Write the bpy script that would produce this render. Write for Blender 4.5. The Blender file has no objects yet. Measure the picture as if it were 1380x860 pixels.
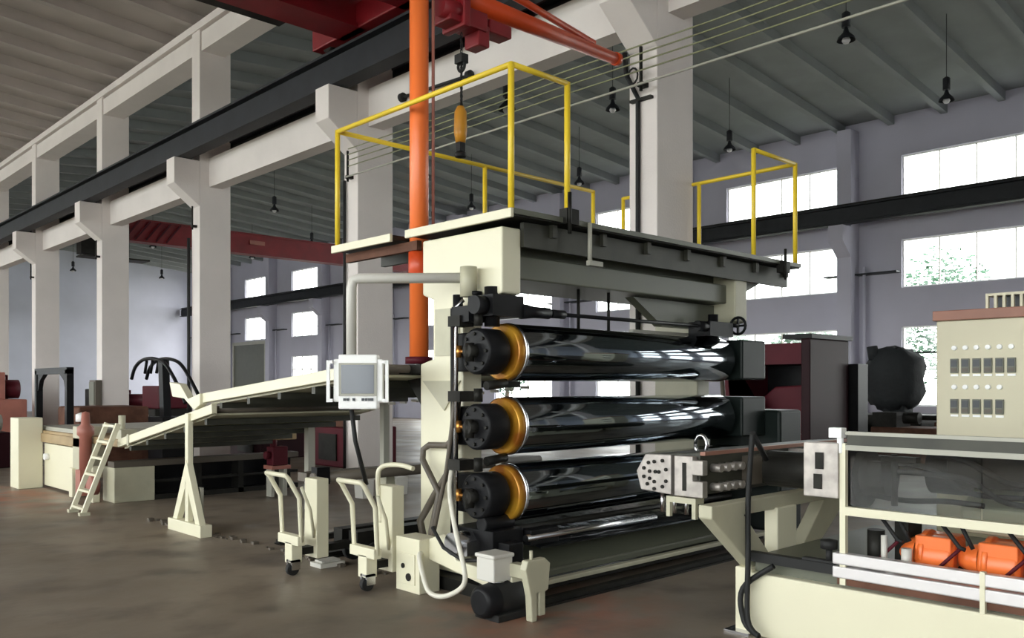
import bpy, math, random
from math import radians, sin, cos, pi
from mathutils import Vector, Matrix
random.seed(7)
S = bpy.context.scene
COL = S.collection

# ---------------------------------------------------------------- camera, sky, light, exposure
cam = bpy.data.cameras.new('camera')
cam.sensor_width = 36; cam.lens = 1167 / 1380 * 36; cam.shift_y = 90 / 1380
cam.clip_end = 400
camo = bpy.data.objects.new('camera', cam); COL.objects.link(camo)
camo.location = (0, 0, 1.6); camo.rotation_euler = (pi / 2, 0, radians(-43.6))
S.camera = camo

W = bpy.data.worlds.new('sky'); S.world = W; W.use_nodes = True
WN = W.node_tree.nodes; WL = W.node_tree.links; WN.clear()
wo = WN.new('ShaderNodeOutputWorld'); wb = WN.new('ShaderNodeBackground')
tc = WN.new('ShaderNodeTexCoord'); wn = WN.new('ShaderNodeTexNoise'); wr = WN.new('ShaderNodeValToRGB')
wn.inputs['Scale'].default_value = 1.6
wr.color_ramp.elements[0].color = (.90, .90, .96, 1); wr.color_ramp.elements[1].color = (1.0, .97, .95, 1)
WL.new(tc.outputs['Generated'], wn.inputs['Vector']); WL.new(wn.outputs['Fac'], wr.inputs['Fac'])
WL.new(wr.outputs['Color'], wb.inputs['Color']); WL.new(wb.outputs[0], wo.inputs[0])
wb.inputs['Strength'].default_value = 6.0          # bright overcast sky

def portal(name, loc, rot, sx, sy):                # tells Cycles where the daylight comes in; gives no light itself
    l = bpy.data.lights.new(name, 'AREA'); l.shape = 'RECTANGLE'; l.size = sx; l.size_y = sy
    l.cycles.is_portal = True
    o = bpy.data.objects.new(name, l); COL.objects.link(o); o.location = loc; o.rotation_euler = rot
portal('daylight_portal', (-10.3, 24, 5), (0, radians(-90), 0), 9.5, 72)
portal('daylight_portal', (26.5, 24, 5), (0, radians(90), 0), 9.5, 72)

S.view_settings.view_transform = 'Standard'; S.view_settings.look = 'None'
S.view_settings.gamma = 1; S.view_settings.exposure = 0.72
S.view_settings.use_curve_mapping = False
S.cycles.use_denoising = True
S.cycles.max_bounces = 10; S.cycles.diffuse_bounces = 6; S.cycles.sample_clamp_indirect = 6
S.cycles.transparent_max_bounces = 12

# ---------------------------------------------------------------- helpers
def lin(h):
    r = []
    for i in (0, 2, 4):
        c = int(h[i:i + 2], 16) / 255
        r.append(c / 12.92 if c <= .04045 else ((c + .055) / 1.055) ** 2.4)
    return r + [1]

def mat(name, col, rough=.6, metal=0, var=.15, scale=3.0, bump=0.0, bscale=40, col2=None, spec=.5, stretch=None):
    m = bpy.data.materials.new(name); m.use_nodes = True
    N = m.node_tree.nodes; L = m.node_tree.links; p = N['Principled BSDF']
    a = lin(col); b = lin(col2) if col2 else [c * (1 - var) for c in a[:3]] + [1]
    t = N.new('ShaderNodeTexCoord'); v = t.outputs['Object']
    if stretch:
        mp = N.new('ShaderNodeMapping'); mp.inputs['Scale'].default_value = stretch
        L.new(v, mp.inputs[0]); v = mp.outputs[0]
    n = N.new('ShaderNodeTexNoise'); n.inputs['Scale'].default_value = scale; n.inputs['Detail'].default_value = 6
    r = N.new('ShaderNodeValToRGB'); r.color_ramp.elements[0].position = .35; r.color_ramp.elements[1].position = .65
    r.color_ramp.elements[0].color = b; r.color_ramp.elements[1].color = a
    L.new(v, n.inputs['Vector']); L.new(n.outputs['Fac'], r.inputs['Fac']); L.new(r.outputs['Color'], p.inputs['Base Color'])
    p.inputs['Roughness'].default_value = rough; p.inputs['Metallic'].default_value = metal
    p.inputs['Specular IOR Level'].default_value = spec
    if bump:
        n2 = N.new('ShaderNodeTexNoise'); n2.inputs['Scale'].default_value = bscale
        bp = N.new('ShaderNodeBump'); bp.inputs['Strength'].default_value = bump; bp.inputs['Distance'].default_value = .02
        L.new(v, n2.inputs['Vector']); L.new(n2.outputs['Fac'], bp.inputs['Height']); L.new(bp.outputs[0], p.inputs['Normal'])
    return m

M = dict(
    concrete=mat('painted_concrete', 'dfd7d3', .8, var=.07, scale=1.2, bump=.15),
    wall=mat('wall_paint', 'bab8c6', .85, var=.07, scale=.7, bump=.1),
    wallend=mat('end_wall_paint', 'c6cad6', .85, var=.07, scale=.7),
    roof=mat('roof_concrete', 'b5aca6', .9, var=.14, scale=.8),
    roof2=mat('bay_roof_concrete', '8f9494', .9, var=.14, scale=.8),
    rail=mat('rail_steel', '25272c', .6, .3, var=.3),
    cream=mat('cream_enamel', 'dfdac0', .38, var=.04, scale=1.5),
    cream2=mat('dull_cream_enamel', 'bcb8a0', .45, var=.12, scale=4),  # duller, more mottled cream
    grey=mat('grey_enamel', 'a9a79b', .45, var=.1),
    paleg=mat('pale_grey_pipe', 'cfccc4', .4, var=.06),
    white=mat('white_plastic', 'f6f6f4', .35, var=.02),
    orange=mat('orange_paint', 'f67a3a', .32, var=.06, scale=2),
    shaded_orange=mat('jib_orange_in_shade', 'cf4a1e', .4, var=.15, scale=3),  # the pole's orange darkened, shade from below put into the colour
    red=mat('crane_red', '860f1b', .5, var=.25, scale=2),
    yellow=mat('safety_yellow', 'f0cf36', .4, var=.06),
    oily=mat('oily_olive_steel', '3c3c33', .5, .1, var=.35, scale=5),
    stainless=mat('stainless_rail', 'dedada', .38, .5, var=.06, scale=5, stretch=(1, .1, 1)),
    amber=mat('amber_paint', 'dc9a2e', .4, var=.1),
    film=mat('glossy_dark_tray', '50555a', .14, .9, var=.5, scale=3, bump=.5, bscale=6),
    ochre=mat('roll_end_ochre', 'd09a32', .3, .35, var=.25, scale=5, col2='9a5a1c'),
    chrome=mat('dark_chrome', '7d858c', .07, 1.0, var=.05, scale=2),
    steel=mat('brushed_steel', 'c9c9cc', .22, 1.0, var=.08, scale=6),
    black=mat('black_enamel', '1c1c1e', .4, spec=.15, var=.3, scale=6),
    dark=mat('oily_dark_steel', '2e2d2a', .5, .4, spec=.15, var=.35, scale=7),
    darkg=mat('dark_green_enamel', '1c2321', .4, spec=.15, var=.2),
    green=mat('olive_grey_enamel', '5e6052', .4, var=.1),
    rubber=mat('rubber', '171717', .7, var=.1),
    hose=mat('grey_hose', '5a5248', .5, var=.1),
    whose=mat('white_hose', 'd8d4c6', .45, var=.05),
    brass=mat('brass', 'c08a48', .3, .9, var=.1),
    die=mat('nickel_die_steel', 'b5aea8', .4, .5, var=.3, scale=12),
    screen=mat('screen_glass', '3c4453', .1, 0, var=.1, scale=2),
    beige=mat('beige_cabinet', 'cfc8ae', .5, var=.04),
    redb=mat('brown_red_trim', '9a6a58', .5, var=.2),
    maroon=mat('maroon_enamel', '561c26', .5, spec=.15, var=.2, scale=1.5),
    maroon2=mat('dark_maroon_enamel', '2c1218', .5, spec=.15, var=.2, scale=1.5),
    tarp=mat('dark_tarpaulin', '232628', .8, var=.3, scale=3, bump=.6, bscale=9),
    brown=mat('rusty_brown_steel', '6b4a3c', .7, spec=.15, var=.4, scale=5),
    tan=mat('tan_table', 'a8906a', .6, var=.2),
    salmon=mat('faded_red_enamel', 'a86a5c', .5, var=.2),
    leaf=mat('leaf', '2c5a3c', .6, var=.3, scale=2), bark=mat('bark', '5a4a3c', .9),
    ground=mat('yard_ground', 'a8a89a', .9), button=mat('dark_button', '30343a', .4),
    lampw=mat('lamp_white', 'dcdcdc', .4),
)

def floor_mat():
    m = bpy.data.materials.new('worn_concrete_floor'); m.use_nodes = True
    N = m.node_tree.nodes; L = m.node_tree.links; p = N['Principled BSDF']
    t = N.new('ShaderNodeTexCoord')
    def noise(sc, det, vec=None):
        n = N.new('ShaderNodeTexNoise'); n.inputs['Scale'].default_value = sc; n.inputs['Detail'].default_value = det
        L.new(vec or t.outputs['Object'], n.inputs['Vector']); return n
    def ramp(src, p0, c0, p1, c1):
        r = N.new('ShaderNodeValToRGB'); e = r.color_ramp.elements
        e[0].position = p0; e[0].color = c0; e[1].position = p1; e[1].color = c1
        L.new(src, r.inputs['Fac']); return r
    def mix(f, a, b):
        x = N.new('ShaderNodeMix'); x.data_type = 'RGBA'
        L.new(f, x.inputs['Factor']); L.new(a, x.inputs['A']); L.new(b, x.inputs['B']); return x.outputs['Result']
    base = ramp(noise(.35, 8).outputs['Fac'], .35, lin('6f6458'), .65, lin('8c7f70'))
    st = ramp(noise(1.7, 10).outputs['Fac'], .5, (0, 0, 0, 1), .72, (1, 1, 1, 1))
    dk = N.new('ShaderNodeRGB'); dk.outputs[0].default_value = lin('5b5149')
    c = mix(st.outputs['Color'], base.outputs['Color'], dk.outputs[0])
    # rust-red dust where the machines drip
    def spot(x, y, rx, ry):
        mp = N.new('ShaderNodeMapping'); mp.inputs['Location'].default_value = (-x / rx, -y / ry, 0); mp.inputs['Scale'].default_value = (1 / rx, 1 / ry, 0)
        L.new(t.outputs['Object'], mp.inputs[0])
        g = N.new('ShaderNodeTexGradient'); g.gradient_type = 'SPHERICAL'; L.new(mp.outputs[0], g.inputs[0])
        mu = N.new('ShaderNodeMath'); mu.operation = 'MULTIPLY'; L.new(g.outputs['Fac'], mu.inputs[0])
        r = ramp(noise(2.3, 6).outputs['Fac'], .4, (0, 0, 0, 1), .6, (1, 1, 1, 1)); L.new(r.outputs['Color'], mu.inputs[1])
        return mu.outputs[0]
    rd = N.new('ShaderNodeRGB'); rd.outputs[0].default_value = lin('a5674e')
    for a in ((3.3, 14, 1.2, 2.6), (4.4, 4.2, 1.2, .9)):
        c = mix(spot(*a), c, rd.outputs[0])
    L.new(c, p.inputs['Base Color'])
    rr = ramp(noise(.9, 5).outputs['Fac'], .3, (.33, .33, .33, 1), .7, (.6, .6, .6, 1)); L.new(rr.outputs['Color'], p.inputs['Roughness'])
    b = N.new('ShaderNodeBump'); b.inputs['Strength'].default_value = .2; b.inputs['Distance'].default_value = .01
    L.new(noise(14, 6).outputs['Fac'], b.inputs['Height']); L.new(b.outputs[0], p.inputs['Normal'])
    return m
M['floor'] = floor_mat()

def glass_mat(name, tint, gl=.08):
    m = bpy.data.materials.new(name); m.use_nodes = True
    N = m.node_tree.nodes; L = m.node_tree.links; N.clear()
    o = N.new('ShaderNodeOutputMaterial'); a = N.new('ShaderNodeBsdfTransparent'); g = N.new('ShaderNodeBsdfGlossy'); x = N.new('ShaderNodeMixShader')
    a.inputs[0].default_value = tint; g.inputs['Roughness'].default_value = .05; x.inputs[0].default_value = gl
    L.new(a.outputs[0], x.inputs[1]); L.new(g.outputs[0], x.inputs[2]); L.new(x.outputs[0], o.inputs[0])
    return m
M['glass'] = glass_mat('window_glass', (.97, 1, .98, 1), .05)
M['smoke'] = glass_mat('smoked_guard_sheet', (.74, .76, .75, 1), .05)

class MB:
    def __init__(s): s.v = []; s.f = []; s.sm = []
    def add(s, vs, fs, smooth=False):
        n = len(s.v); s.v += [tuple(p) for p in vs]
        for f in fs: s.f.append(tuple(i + n for i in f)); s.sm.append(smooth)
        return s
    def box(s, x0, x1, y0, y1, z0, z1):
        s.add([(x, y, z) for x in (x0, x1) for y in (y0, y1) for z in (z0, z1)],
              [(0, 1, 3, 2), (4, 6, 7, 5), (0, 4, 5, 1), (2, 3, 7, 6), (0, 2, 6, 4), (1, 5, 7, 3)]); return s
    def prism(s, poly, axis, a, b):          # poly: 2D points; axis 0 -> (y,z), 1 -> (x,z), 2 -> (x,y)
        def P(p, q):
            l = [p[0], p[1]]; l.insert(axis, q); return tuple(l)
        n = len(poly); vs = [P(p, a) for p in poly] + [P(p, b) for p in poly]
        s.add(vs, [tuple(range(n)), tuple(range(2 * n - 1, n - 1, -1))] + [(i, (i + 1) % n, n + (i + 1) % n, n + i) for i in range(n)]); return s
    def bar(s, p0, p1, w, h, up=(0, 0, 1)):  # rectangular bar between two points
        a, b = Vector(p0), Vector(p1); d = (b - a).normalized(); u = Vector(up)
        sd = d.cross(u)
        if sd.length < 1e-4: sd = d.cross(Vector((0, 1, 0)))
        sd.normalize(); u = sd.cross(d).normalized(); vs = []
        for q in (a, b):
            for i, j in ((-1, -1), (1, -1), (1, 1), (-1, 1)): vs.append(q + sd * (i * w / 2) + u * (j * h / 2))
        s.add(vs, [(0, 1, 2, 3), (7, 6, 5, 4)] + [(i, 4 + i, 4 + (i + 1) % 4, (i + 1) % 4) for i in range(4)]); return s
    def tube(s, pts, r, n=12, caps=True):
        pts = [Vector(p) for p in pts]; k = len(pts)
        R = r if isinstance(r, (list, tuple)) else [r] * k
        vs = []; prev = None
        for i, p in enumerate(pts):
            d = (pts[min(i + 1, k - 1)] - pts[max(i - 1, 0)]).normalized()
            if prev is None:
                u = d.orthogonal().normalized()
            else:
                u = prev - d * prev.dot(d)
                if u.length < 1e-5: u = d.orthogonal()
                u.normalize()
            prev = u; w = d.cross(u)
            for j in range(n):
                a = 2 * pi * j / n; vs.append(p + (u * cos(a) + w * sin(a)) * R[i])
        b = len(s.v)
        s.add(vs, [(i * n + j, i * n + (j + 1) % n, (i + 1) * n + (j + 1) % n, (i + 1) * n + j) for i in range(k - 1) for j in range(n)], True)
        if caps:
            s.add([vs[j] for j in range(n)], [tuple(range(n - 1, -1, -1))]); s.add([vs[(k - 1) * n + j] for j in range(n)], [tuple(range(n))])
        return s
    def cyl(s, p0, p1, r, n=24): return s.tube([p0, p1], r, n)
    def lathe(s, c, axis, prof, n=32):       # prof: (offset along axis, radius)
        A = Vector((1, 0, 0)) if axis == 0 else Vector((0, 1, 0)) if axis == 1 else Vector((0, 0, 1))
        pts = [Vector(c) + A * q[0] for q in prof]; u = A.orthogonal().normalized(); w = A.cross(u)
        for i in range(len(prof) - 1):
            vs = []
            for p, q in ((pts[i], prof[i]), (pts[i + 1], prof[i + 1])):
                for j in range(n):
                    a = 2 * pi * j / n; vs.append(p + (u * cos(a) + w * sin(a)) * max(q[1], 1e-4))
            s.add(vs, [(j, (j + 1) % n, n + (j + 1) % n, n + j) for j in range(n)], abs(prof[i][0] - prof[i + 1][0]) > abs(prof[i][1] - prof[i + 1][1]) * .5)
        return s

def wloc(o):
    p = Vector((0, 0, 0))
    while o: p += o.location; o = o.parent
    return p

def obj(name, mb, m, parent=None, bev=0, loc=None):
    base = wloc(parent) if parent else Vector(loc or (0, 0, 0))
    me = bpy.data.meshes.new(name)
    me.from_pydata([tuple(Vector(v) - base) for v in mb.v], [], mb.f); me.update()
    for p, sm in zip(me.polygons, mb.sm): p.use_smooth = sm
    me.materials.append(M[m] if isinstance(m, str) else m)
    o = bpy.data.objects.new(name, me); COL.objects.link(o)
    import bmesh
    b = bmesh.new(); b.from_mesh(me); bmesh.ops.remove_doubles(b, verts=b.verts, dist=1e-5); bmesh.ops.recalc_face_normals(b, faces=b.faces); b.to_mesh(me); b.free()
    if parent: o.parent = parent
    else: o.location = base
    if bev:
        md = o.modifiers.new('edge', 'BEVEL'); md.width = bev; md.segments = 2; md.limit_method = 'ANGLE'; md.angle_limit = radians(50)
    return o

def each(name, mbs, m, parent, bev=0):
    return [obj(name, b, m, parent, bev) for b in mbs]
def B(*a): return MB().box(*a)
def Cy(*a): return MB().cyl(*a)

def tag(o, label=None, cat=None, group=None, kind=None):
    if label: o['label'] = label
    if cat: o['category'] = cat
    if group: o['group'] = group
    if kind: o['kind'] = kind
    return o

def thing(name, label, cat, loc=(0, 0, 0), group=None, kind=None):
    o = bpy.data.objects.new(name, None); o.empty_display_size = .1; COL.objects.link(o); o.location = loc
    return tag(o, label, cat, group, kind)

def copy_tree(o, parent=None):
    c = o.copy(); COL.objects.link(c); c.parent = parent
    for ch in [x for x in bpy.data.objects if x.parent == o]: copy_tree(ch, c)
    return c

ORD = ['first', 'second', 'third', 'fourth', 'fifth', 'sixth', 'seventh', 'eighth', 'ninth', 'tenth', 'eleventh', 'twelfth', 'thirteenth']

# ---------------------------------------------------------------- the building
tag(obj('floor', MB().box(-10.5, 26.5, -12.5, 60.5, -.2, 0), 'floor'), 'worn grey-brown concrete factory floor under all the machines', 'floor', kind='structure')
tag(obj('ground_outside', MB().box(-60, 90, -60, 120, -.5, -.25), 'ground'), 'pale yard ground outside the factory windows', 'ground', kind='structure')

TIERS = ((1.0, 3.35, 'lower'), (4.5, 5.93, 'middle'), (7.23, 8.42, 'upper'))
WY0 = [12.5 + 5.95 * k for k in range(-4, 8)]; WW = 4.05
TIERS_L = ((.9, 4.2, 'lower'), (4.7, 8.6, 'upper'))
def window_wall(x0, x1, top, TIERS=TIERS, WW=WW, gate=False):
    mb = MB(); zs = [0]
    for z0, z1, _ in TIERS: zs += [z0, z1]
    zs.append(top)
    g0, g1 = WY0[-1], WY0[-1] + WW
    if gate:                                         # tall open gateway in the last bay
        for i in range(0, len(zs), 2):
            mb.box(x0, x1, -12.4, g0, zs[i], zs[i + 1]); mb.box(x0, x1, g1, 60.4, zs[i], zs[i + 1])
        mb.box(x0, x1, g0, g1, 8.8, top)
    else:
        for i in range(0, len(zs), 2): mb.box(x0, x1, -12.4, 60.4, zs[i], zs[i + 1])
    ys = [-12.4]
    for y in WY0: ys += [y, y + WW]
    ys.append(60.4)
    for z0, z1, _ in TIERS:
        for i in range(0, len(ys), 2): mb.box(x0, x1, ys[i], ys[i + 1], z0, z1)
    return mb
wr_ = obj('wall_right', window_wall(26, 26.3, 9.75, gate=True), 'wall'); tag(wr_, 'long grey-blue wall with three rows of blown-out windows', 'wall', kind='structure')
wl_ = obj('wall_left', window_wall(-10.3, -10, 9.75, TIERS_L, 5.2), 'wall'); tag(wl_, 'windowed side wall behind the viewer', 'wall', kind='structure')
tag(obj('wall_back', MB().box(-10, 26, 60, 60.3, 0, 10.9), 'wallend'), 'far end wall of the factory seen between the left columns', 'wall', kind='structure')
tag(obj('wall_front', MB().box(-10, 26, -12.4, -12.1, 0, 10.9), 'wallend'), 'plain end wall behind the viewer', 'wall', kind='structure')

wn_i = 0
for k, y in enumerate(WY0[:-1]):
    for z0, z1, tn in TIERS:
        wn_i += 1
        o = thing('window_%d' % wn_i, '', 'window', (26.1, y, z0), kind='structure')
        if k < 3:
            o['label'] = '%s-row window beyond the right edge of the view' % tn; o['group'] = '%s-row windows out of view' % tn
        else:
            o['label'] = '%s-row white window, %s from the right end of the far wall' % (tn, ORD[k - 3]); o['group'] = '%s-row windows of the far wall' % tn
        t = .045; fr = MB().box(26.08, 26.16, y, y + t, z0, z1).box(26.08, 26.16, y + WW - t, y + WW, z0, z1)
        fr.box(26.08, 26.16, y + t, y + WW - t, z0, z0 + t).box(26.08, 26.16, y + t, y + WW - t, z1 - t, z1)
        obj('window_frame', fr, 'white', o)
        np_ = 4; pw = (WW - 2 * t) / np_
        for i in range(1, np_): obj('mullion', MB().box(26.09, 26.15, y + t + i * pw - .015, y + t + i * pw + .015, z0 + t, z1 - t), 'grey', o)
        if tn == 'lower': obj('transom', MB().box(26.085, 26.155, y + t, y + WW - t, 2.55, 2.6), 'darkg' if k in (3,) else 'grey', o)
        for i in range(np_): obj('pane', MB().box(26.115, 26.12, y + t + i * pw + .016, y + t + (i + 1) * pw - .016, z0 + t, z1 - t), 'glass', o)
        if k == 3 and tn == 'lower': obj('green_post', MB().box(26.0, 26.07, y + 2.9, y + 3.05, z0 + .05, z1 - .05), 'darkg', o)
for k, y in enumerate(WY0):
    for z0, z1, tn in TIERS_L:
        wn_i += 1; WW = 5.2
        o = thing('window_%d' % wn_i, '%s-row window of the side wall behind the viewer' % tn, 'window', (-10.15, y, z0), 'windows behind the viewer, %s row' % tn, kind='structure')
        t = .05
        obj('window_frame', MB().box(-10.18, -10.12, y, y + t, z0, z1).box(-10.18, -10.12, y + WW - t, y + WW, z0, z1).box(-10.18, -10.12, y + t, y + WW - t, z0, z0 + t).box(-10.18, -10.12, y + t, y + WW - t, z1 - t, z1), 'white', o)
        obj('pane', MB().box(-10.155, -10.15, y + t, y + WW - t, z0 + t, z1 - t), 'glass', o)

# roofs: thin slabs on a rib every 1.5 m
def roof(name, xa, za, xm, zm, xb, zb, m, label):
    t = .12
    o = obj(name, MB().prism([(xa, za), (xm, zm), (xb, zb), (xb, zb + t), (xm, zm + t), (xa, za + t)], 1, -12.4, 60.4), m)
    tag(o, label, 'ceiling', kind='structure')
    first = None
    for i in range(48):
        y = -11.6 + 1.5 * i
        if first is None:
            d = .26
            first = obj('ceiling_rib', MB().prism([(xa, za - d), (xm, zm - d), (xm, zm), (xa, za)], 1, y - .09, y + .09).prism([(xm, zm - d), (xb, zb - d), (xb, zb), (xm, zm)], 1, y - .09, y + .09), m, o)
        else:
            c = first.copy(); COL.objects.link(c); c.parent = o; c.location = (0, 1.5 * i, 0)
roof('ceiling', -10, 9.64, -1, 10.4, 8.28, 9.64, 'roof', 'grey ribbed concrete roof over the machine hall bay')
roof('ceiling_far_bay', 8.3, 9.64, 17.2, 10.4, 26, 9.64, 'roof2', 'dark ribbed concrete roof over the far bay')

# colonnade
CY = [5.95 + 6.03 * k for k in range(-3, 10)]
for k, y in enumerate(CY):
    vis = k - 3
    o = obj('concrete_column', MB().box(7.93, 8.63, y, y + .4, 0, 9.38), 'concrete', bev=.012)
    if vis < 0: tag(o, 'white concrete column standing out of view behind the extruder', 'column', 'columns out of view', 'structure')
    else: tag(o, 'tall white concrete column, %s from the near end of the row' % ORD[vis], 'column', 'white columns between the bays', 'structure')
    obj('corbel', MB().prism([(7.93, 5.44), (7.38, 5.87), (7.38, 6.41), (7.93, 6.41)], 1, y, y + .4), 'concrete', o, bev=.01)
    if vis >= 0:
        obj('bracket', MB().box(7.82, 7.93, y + .12, y + .2, 5.0, 5.05).cyl((7.84, y + .16, 4.95), (7.84, y + .16, 5.45), .02, 8), 'dark', o)
    if k < len(CY) - 1:
        g = obj('concrete_beam', MB().box(8.14, 8.44, y + .4, CY[k + 1], 5.88, 6.5), 'concrete')
        tag(g, 'white concrete girder spanning beyond the %s column' % (ORD[vis] if vis >= 0 else 'out-of-view'), 'beam', 'girders of the colonnade', 'structure')
e = obj('roof_beam', MB().box(7.97, 8.5, -12.1, 60, 8.77, 9.18).box(7.9, 8.63, -12.1, 60, 9.22, 9.38).box(8.05, 8.5, -12.1, 60, 9.18, 9.22), 'concrete')
tag(e, 'long white eaves beam running over the tops of the columns', 'beam', kind='structure')
for nm, x, lab in (('crane_runway_beam', 7.6, 'black steel crane runway beam resting on the corbels'), ('crane_runway_beam', 25.05, 'dark crane runway beam along the windowed far wall'), ('crane_runway_beam', 8.75, 'runway beam on the far-bay side of the columns'), ('crane_runway_beam', -9.2, 'runway beam on the wall behind the viewer')):
    mb = MB().box(x - .15, x + .15, -12, 59.8, 6.42, 6.46).box(x - .02, x + .02, -12, 59.8, 6.46, 6.92).box(x - .15, x + .15, -12, 59.8, 6.92, 6.96)
    r = obj(nm, mb, 'rail'); tag(r, lab, 'crane rail')
    obj('rail', MB().box(x - .035, x + .035, -12, 59.8, 6.96, 7.03), 'dark', r)
    obj('web_cover', MB().box(x - .06, x - .02, -12, 59.8, 6.5, 6.88), 'rail', r)
# columns on the far wall and on the near side wall, with corbels
for k, y in enumerate(CY):
    o = obj('wall_column', MB().box(25.45, 26, y - .1, y + .35, 0, 9.38), 'wall', bev=.01)
    tag(o, ('grey wall column with a corbel, %s from the right in the far wall' % ORD[k - 3]) if k > 2 else 'grey wall column beyond the right edge of the view', 'column', 'columns of the far wall' if k > 2 else 'far wall columns out of view', 'structure')
    obj('corbel', MB().prism([(25.45, 5.5), (24.9, 5.95), (24.9, 6.41), (25.45, 6.41)], 1, y - .1, y + .35), 'wall', o)
    obj('downpipe', MB().cyl((25.8, y - .35, 0), (25.8, y - .35, 5.2), .05, 8), 'wall', o)
    obj('pipe_bracket', MB().box(25.7, 26, y - 1.35, y + .9, 4.95, 5.0), 'rail', o)
    o = obj('wall_column', MB().box(-10, -9.45, y - .1, y + .35, 0, 9.38), 'concrete'); tag(o, 'wall column of the side wall behind the viewer', 'column', 'columns behind the viewer', 'structure')
    obj('corbel', MB().prism([(-9.45, 5.5), (-8.95, 5.95), (-8.95, 6.41), (-9.45, 6.41)], 1, y - .1, y + .35), 'concrete', o)

# conductor wires along the columns
for i, z in enumerate((5.16, 5.26, 5.35, 5.44)):
    pts = [(7.76, -11 + j * 2.3, z - (.02 if j % 2 else 0)) for j in range(11)]
    tag(obj('conductor_wire', MB().tube(pts, .009, 6), mat('bare_wire', '8d8f6e', .5, .3) if i == 0 else bpy.data.materials['bare_wire']), 'thin olive crane conductor wire, %s from the bottom of four' % ORD[i], 'wire', 'crane conductor wires')
tag(obj('steel_rope', MB().tube([(7.72, -11 + j * 2.3, 4.98) for j in range(11)], .014, 6), 'grey'), 'thicker pale grey rope strung just below the conductor wires', 'rope')
o = thing('column_cable', 'black cable running down the front of the nearest white column', 'cable', (7.9, 6.2, 0))
obj('cable', MB().tube([(7.9, 6.20, .2), (7.9, 6.20, 4.9), (7.88, 6.27, 5.05), (7.86, 6.34, 5.2), (7.86, 6.36, 5.45)], .028, 8), 'rubber', o)
obj('loop', MB().tube([(7.87, 6.25 + .07 * cos(a * pi / 6), 5.16 + .09 * sin(a * pi / 6)) for a in range(13)], .012, 6), 'rubber', o)
obj('clamp', MB().box(7.87, 7.93, 6.0, 6.3, 4.86, 4.89), 'dark', o)
tag(obj('column_cable', MB().tube([(7.89, CY[4] + .33, .2), (7.89, CY[4] + .33, 5.0)], .025, 8), 'rubber'), 'black cable down the second white column behind the yellow railing', 'cable')
tag(obj('column_cable', MB().tube([(7.87, CY[5] + .42, .2), (7.87, CY[5] + .42, 4.8)], .035, 8), 'rubber'), 'black pipe down the third white column', 'cable')
# pendant lamps in the far bay
def lamp(x, y, z):
    o = thing('pendant_lamp', '', 'lamp', (x, y, z), 'pendant lamps of the far bay')
    top = 9.64 + (.76 * (x - 8.3) / 8.9 if x < 17.2 else .76 * (26 - x) / 8.8)
    obj('stem', MB().cyl((x, y, z + .2), (x, y, top + .03), .008, 6), 'rail', o)
    obj('ballast_box', MB().lathe((x, y, z + .05), 2, [(0, 0), (0, .08), (.26, .08), (.3, .03), (.3, 0)], 12), 'rail', o)
    sh = obj('lamp_shade', MB().lathe((x, y, z - .2), 2, [(0, .17), (.06, .15), (.15, .06), (.25, .03), (.25, 0)], 16), 'rail', o)
    obj('bulb', MB().lathe((x, y, z - .27), 2, [(0, 0), (.02, .05), (.07, .08), (.14, .05), (.16, 0)], 12), 'lampw', sh)
    return o
li = 0
for yy in (7.47, 13.15, 18.7, 24.0, 29.4, 35.2, 41, 46.8, 52.6):
    for xx in (20.8, 15.8):
        o = lamp(xx, yy, 8.3)
        o['label'] = 'dark pendant lamp in the %s row, %s from the near end' % ('window-side' if xx > 18 else 'column-side', ORD[li // 2]); li += 1
o = lamp(11.2, 11.9, 7.0); o['label'] = 'small white-lit pendant lamp above the yellow chain hoist'
tag(obj('limit_bar', MB().tube([(8.08, 9.35, 6.03), (8.08, 10.95, 6.1)], .025, 8).lathe((8.08, 9.3, 6.03), 1, [(0, 0), (.03, .07), (.1, .07), (.13, 0)], 12).lathe((8.08, 10.9, 6.1), 1, [(0, 0), (.03, .07), (.1, .07), (.13, 0)], 12), 'rubber'), 'black knob-ended bar fixed on the white girder behind the orange pole', 'bar')

# ---------------------------------------------------------------- bridge cranes
o = thing('bridge_crane', 'dark red bridge crane at the top, riding on the black runway beam', 'crane', (0, 11.2, 7.05))
for y in (9.7, 11.3):
    obj('girder', MB().box(-9.3, 7.6, y, y + .5, 7.15, 8.3).box(-9.3, 7.6, y - .06, y + .56, 7.1, 7.15), 'red', o)
for x in (7.45, -9.35):
    t = obj('end_carriage', MB().box(x, x + .3, 9.0, 12.6, 7.1, 7.5), 'red', o, bev=.02)
    for y in (9.2, 12.2): obj('wheel', MB().lathe((x + .1, y + .1, 7.18), 0, [(0, 0), (0, .14), (.1, .14), (.1, 0)], 16), 'dark', t)
obj('walkway', MB().box(-9, 6.8, 11.86, 12.5, 7.3, 7.34), 'dark', o)
o = thing('bridge_crane', 'red bridge crane girder crossing the far bay behind the columns', 'crane', (8.8, 30, 7))
obj('girder', MB().box(9.0, 25, 30, 30.5, 6.5, 7.22).box(9, 25, 29.95, 30.55, 7.22, 7.26), 'red', o)
obj('end_carriage', MB().box(8.6, 9.0, 28.8, 31.5, 7.05, 7.4), 'dark', o); obj('end_carriage', MB().box(24.85, 25.2, 28.8, 31.5, 7.05, 7.4), 'dark', o)  # coloured dark for the shadow at the girder's end
obj('name_plate', MB().box(15.1, 15.7, 29.93, 29.95, 6.85, 7.0), 'salmon', o)
for i in range(5): obj('brace', MB().bar((10.6 + i * .35, 29.92, 6.55), (11.1 + i * .35, 29.92, 7.2), .05, .05), 'maroon', o)
obj('cabin_frame', MB().box(9.1, 10.6, 29.5, 29.95, 5.85, 6.9).box(9.1, 11.2, 29.3, 30, 5.75, 5.8), 'dark', o)
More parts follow.
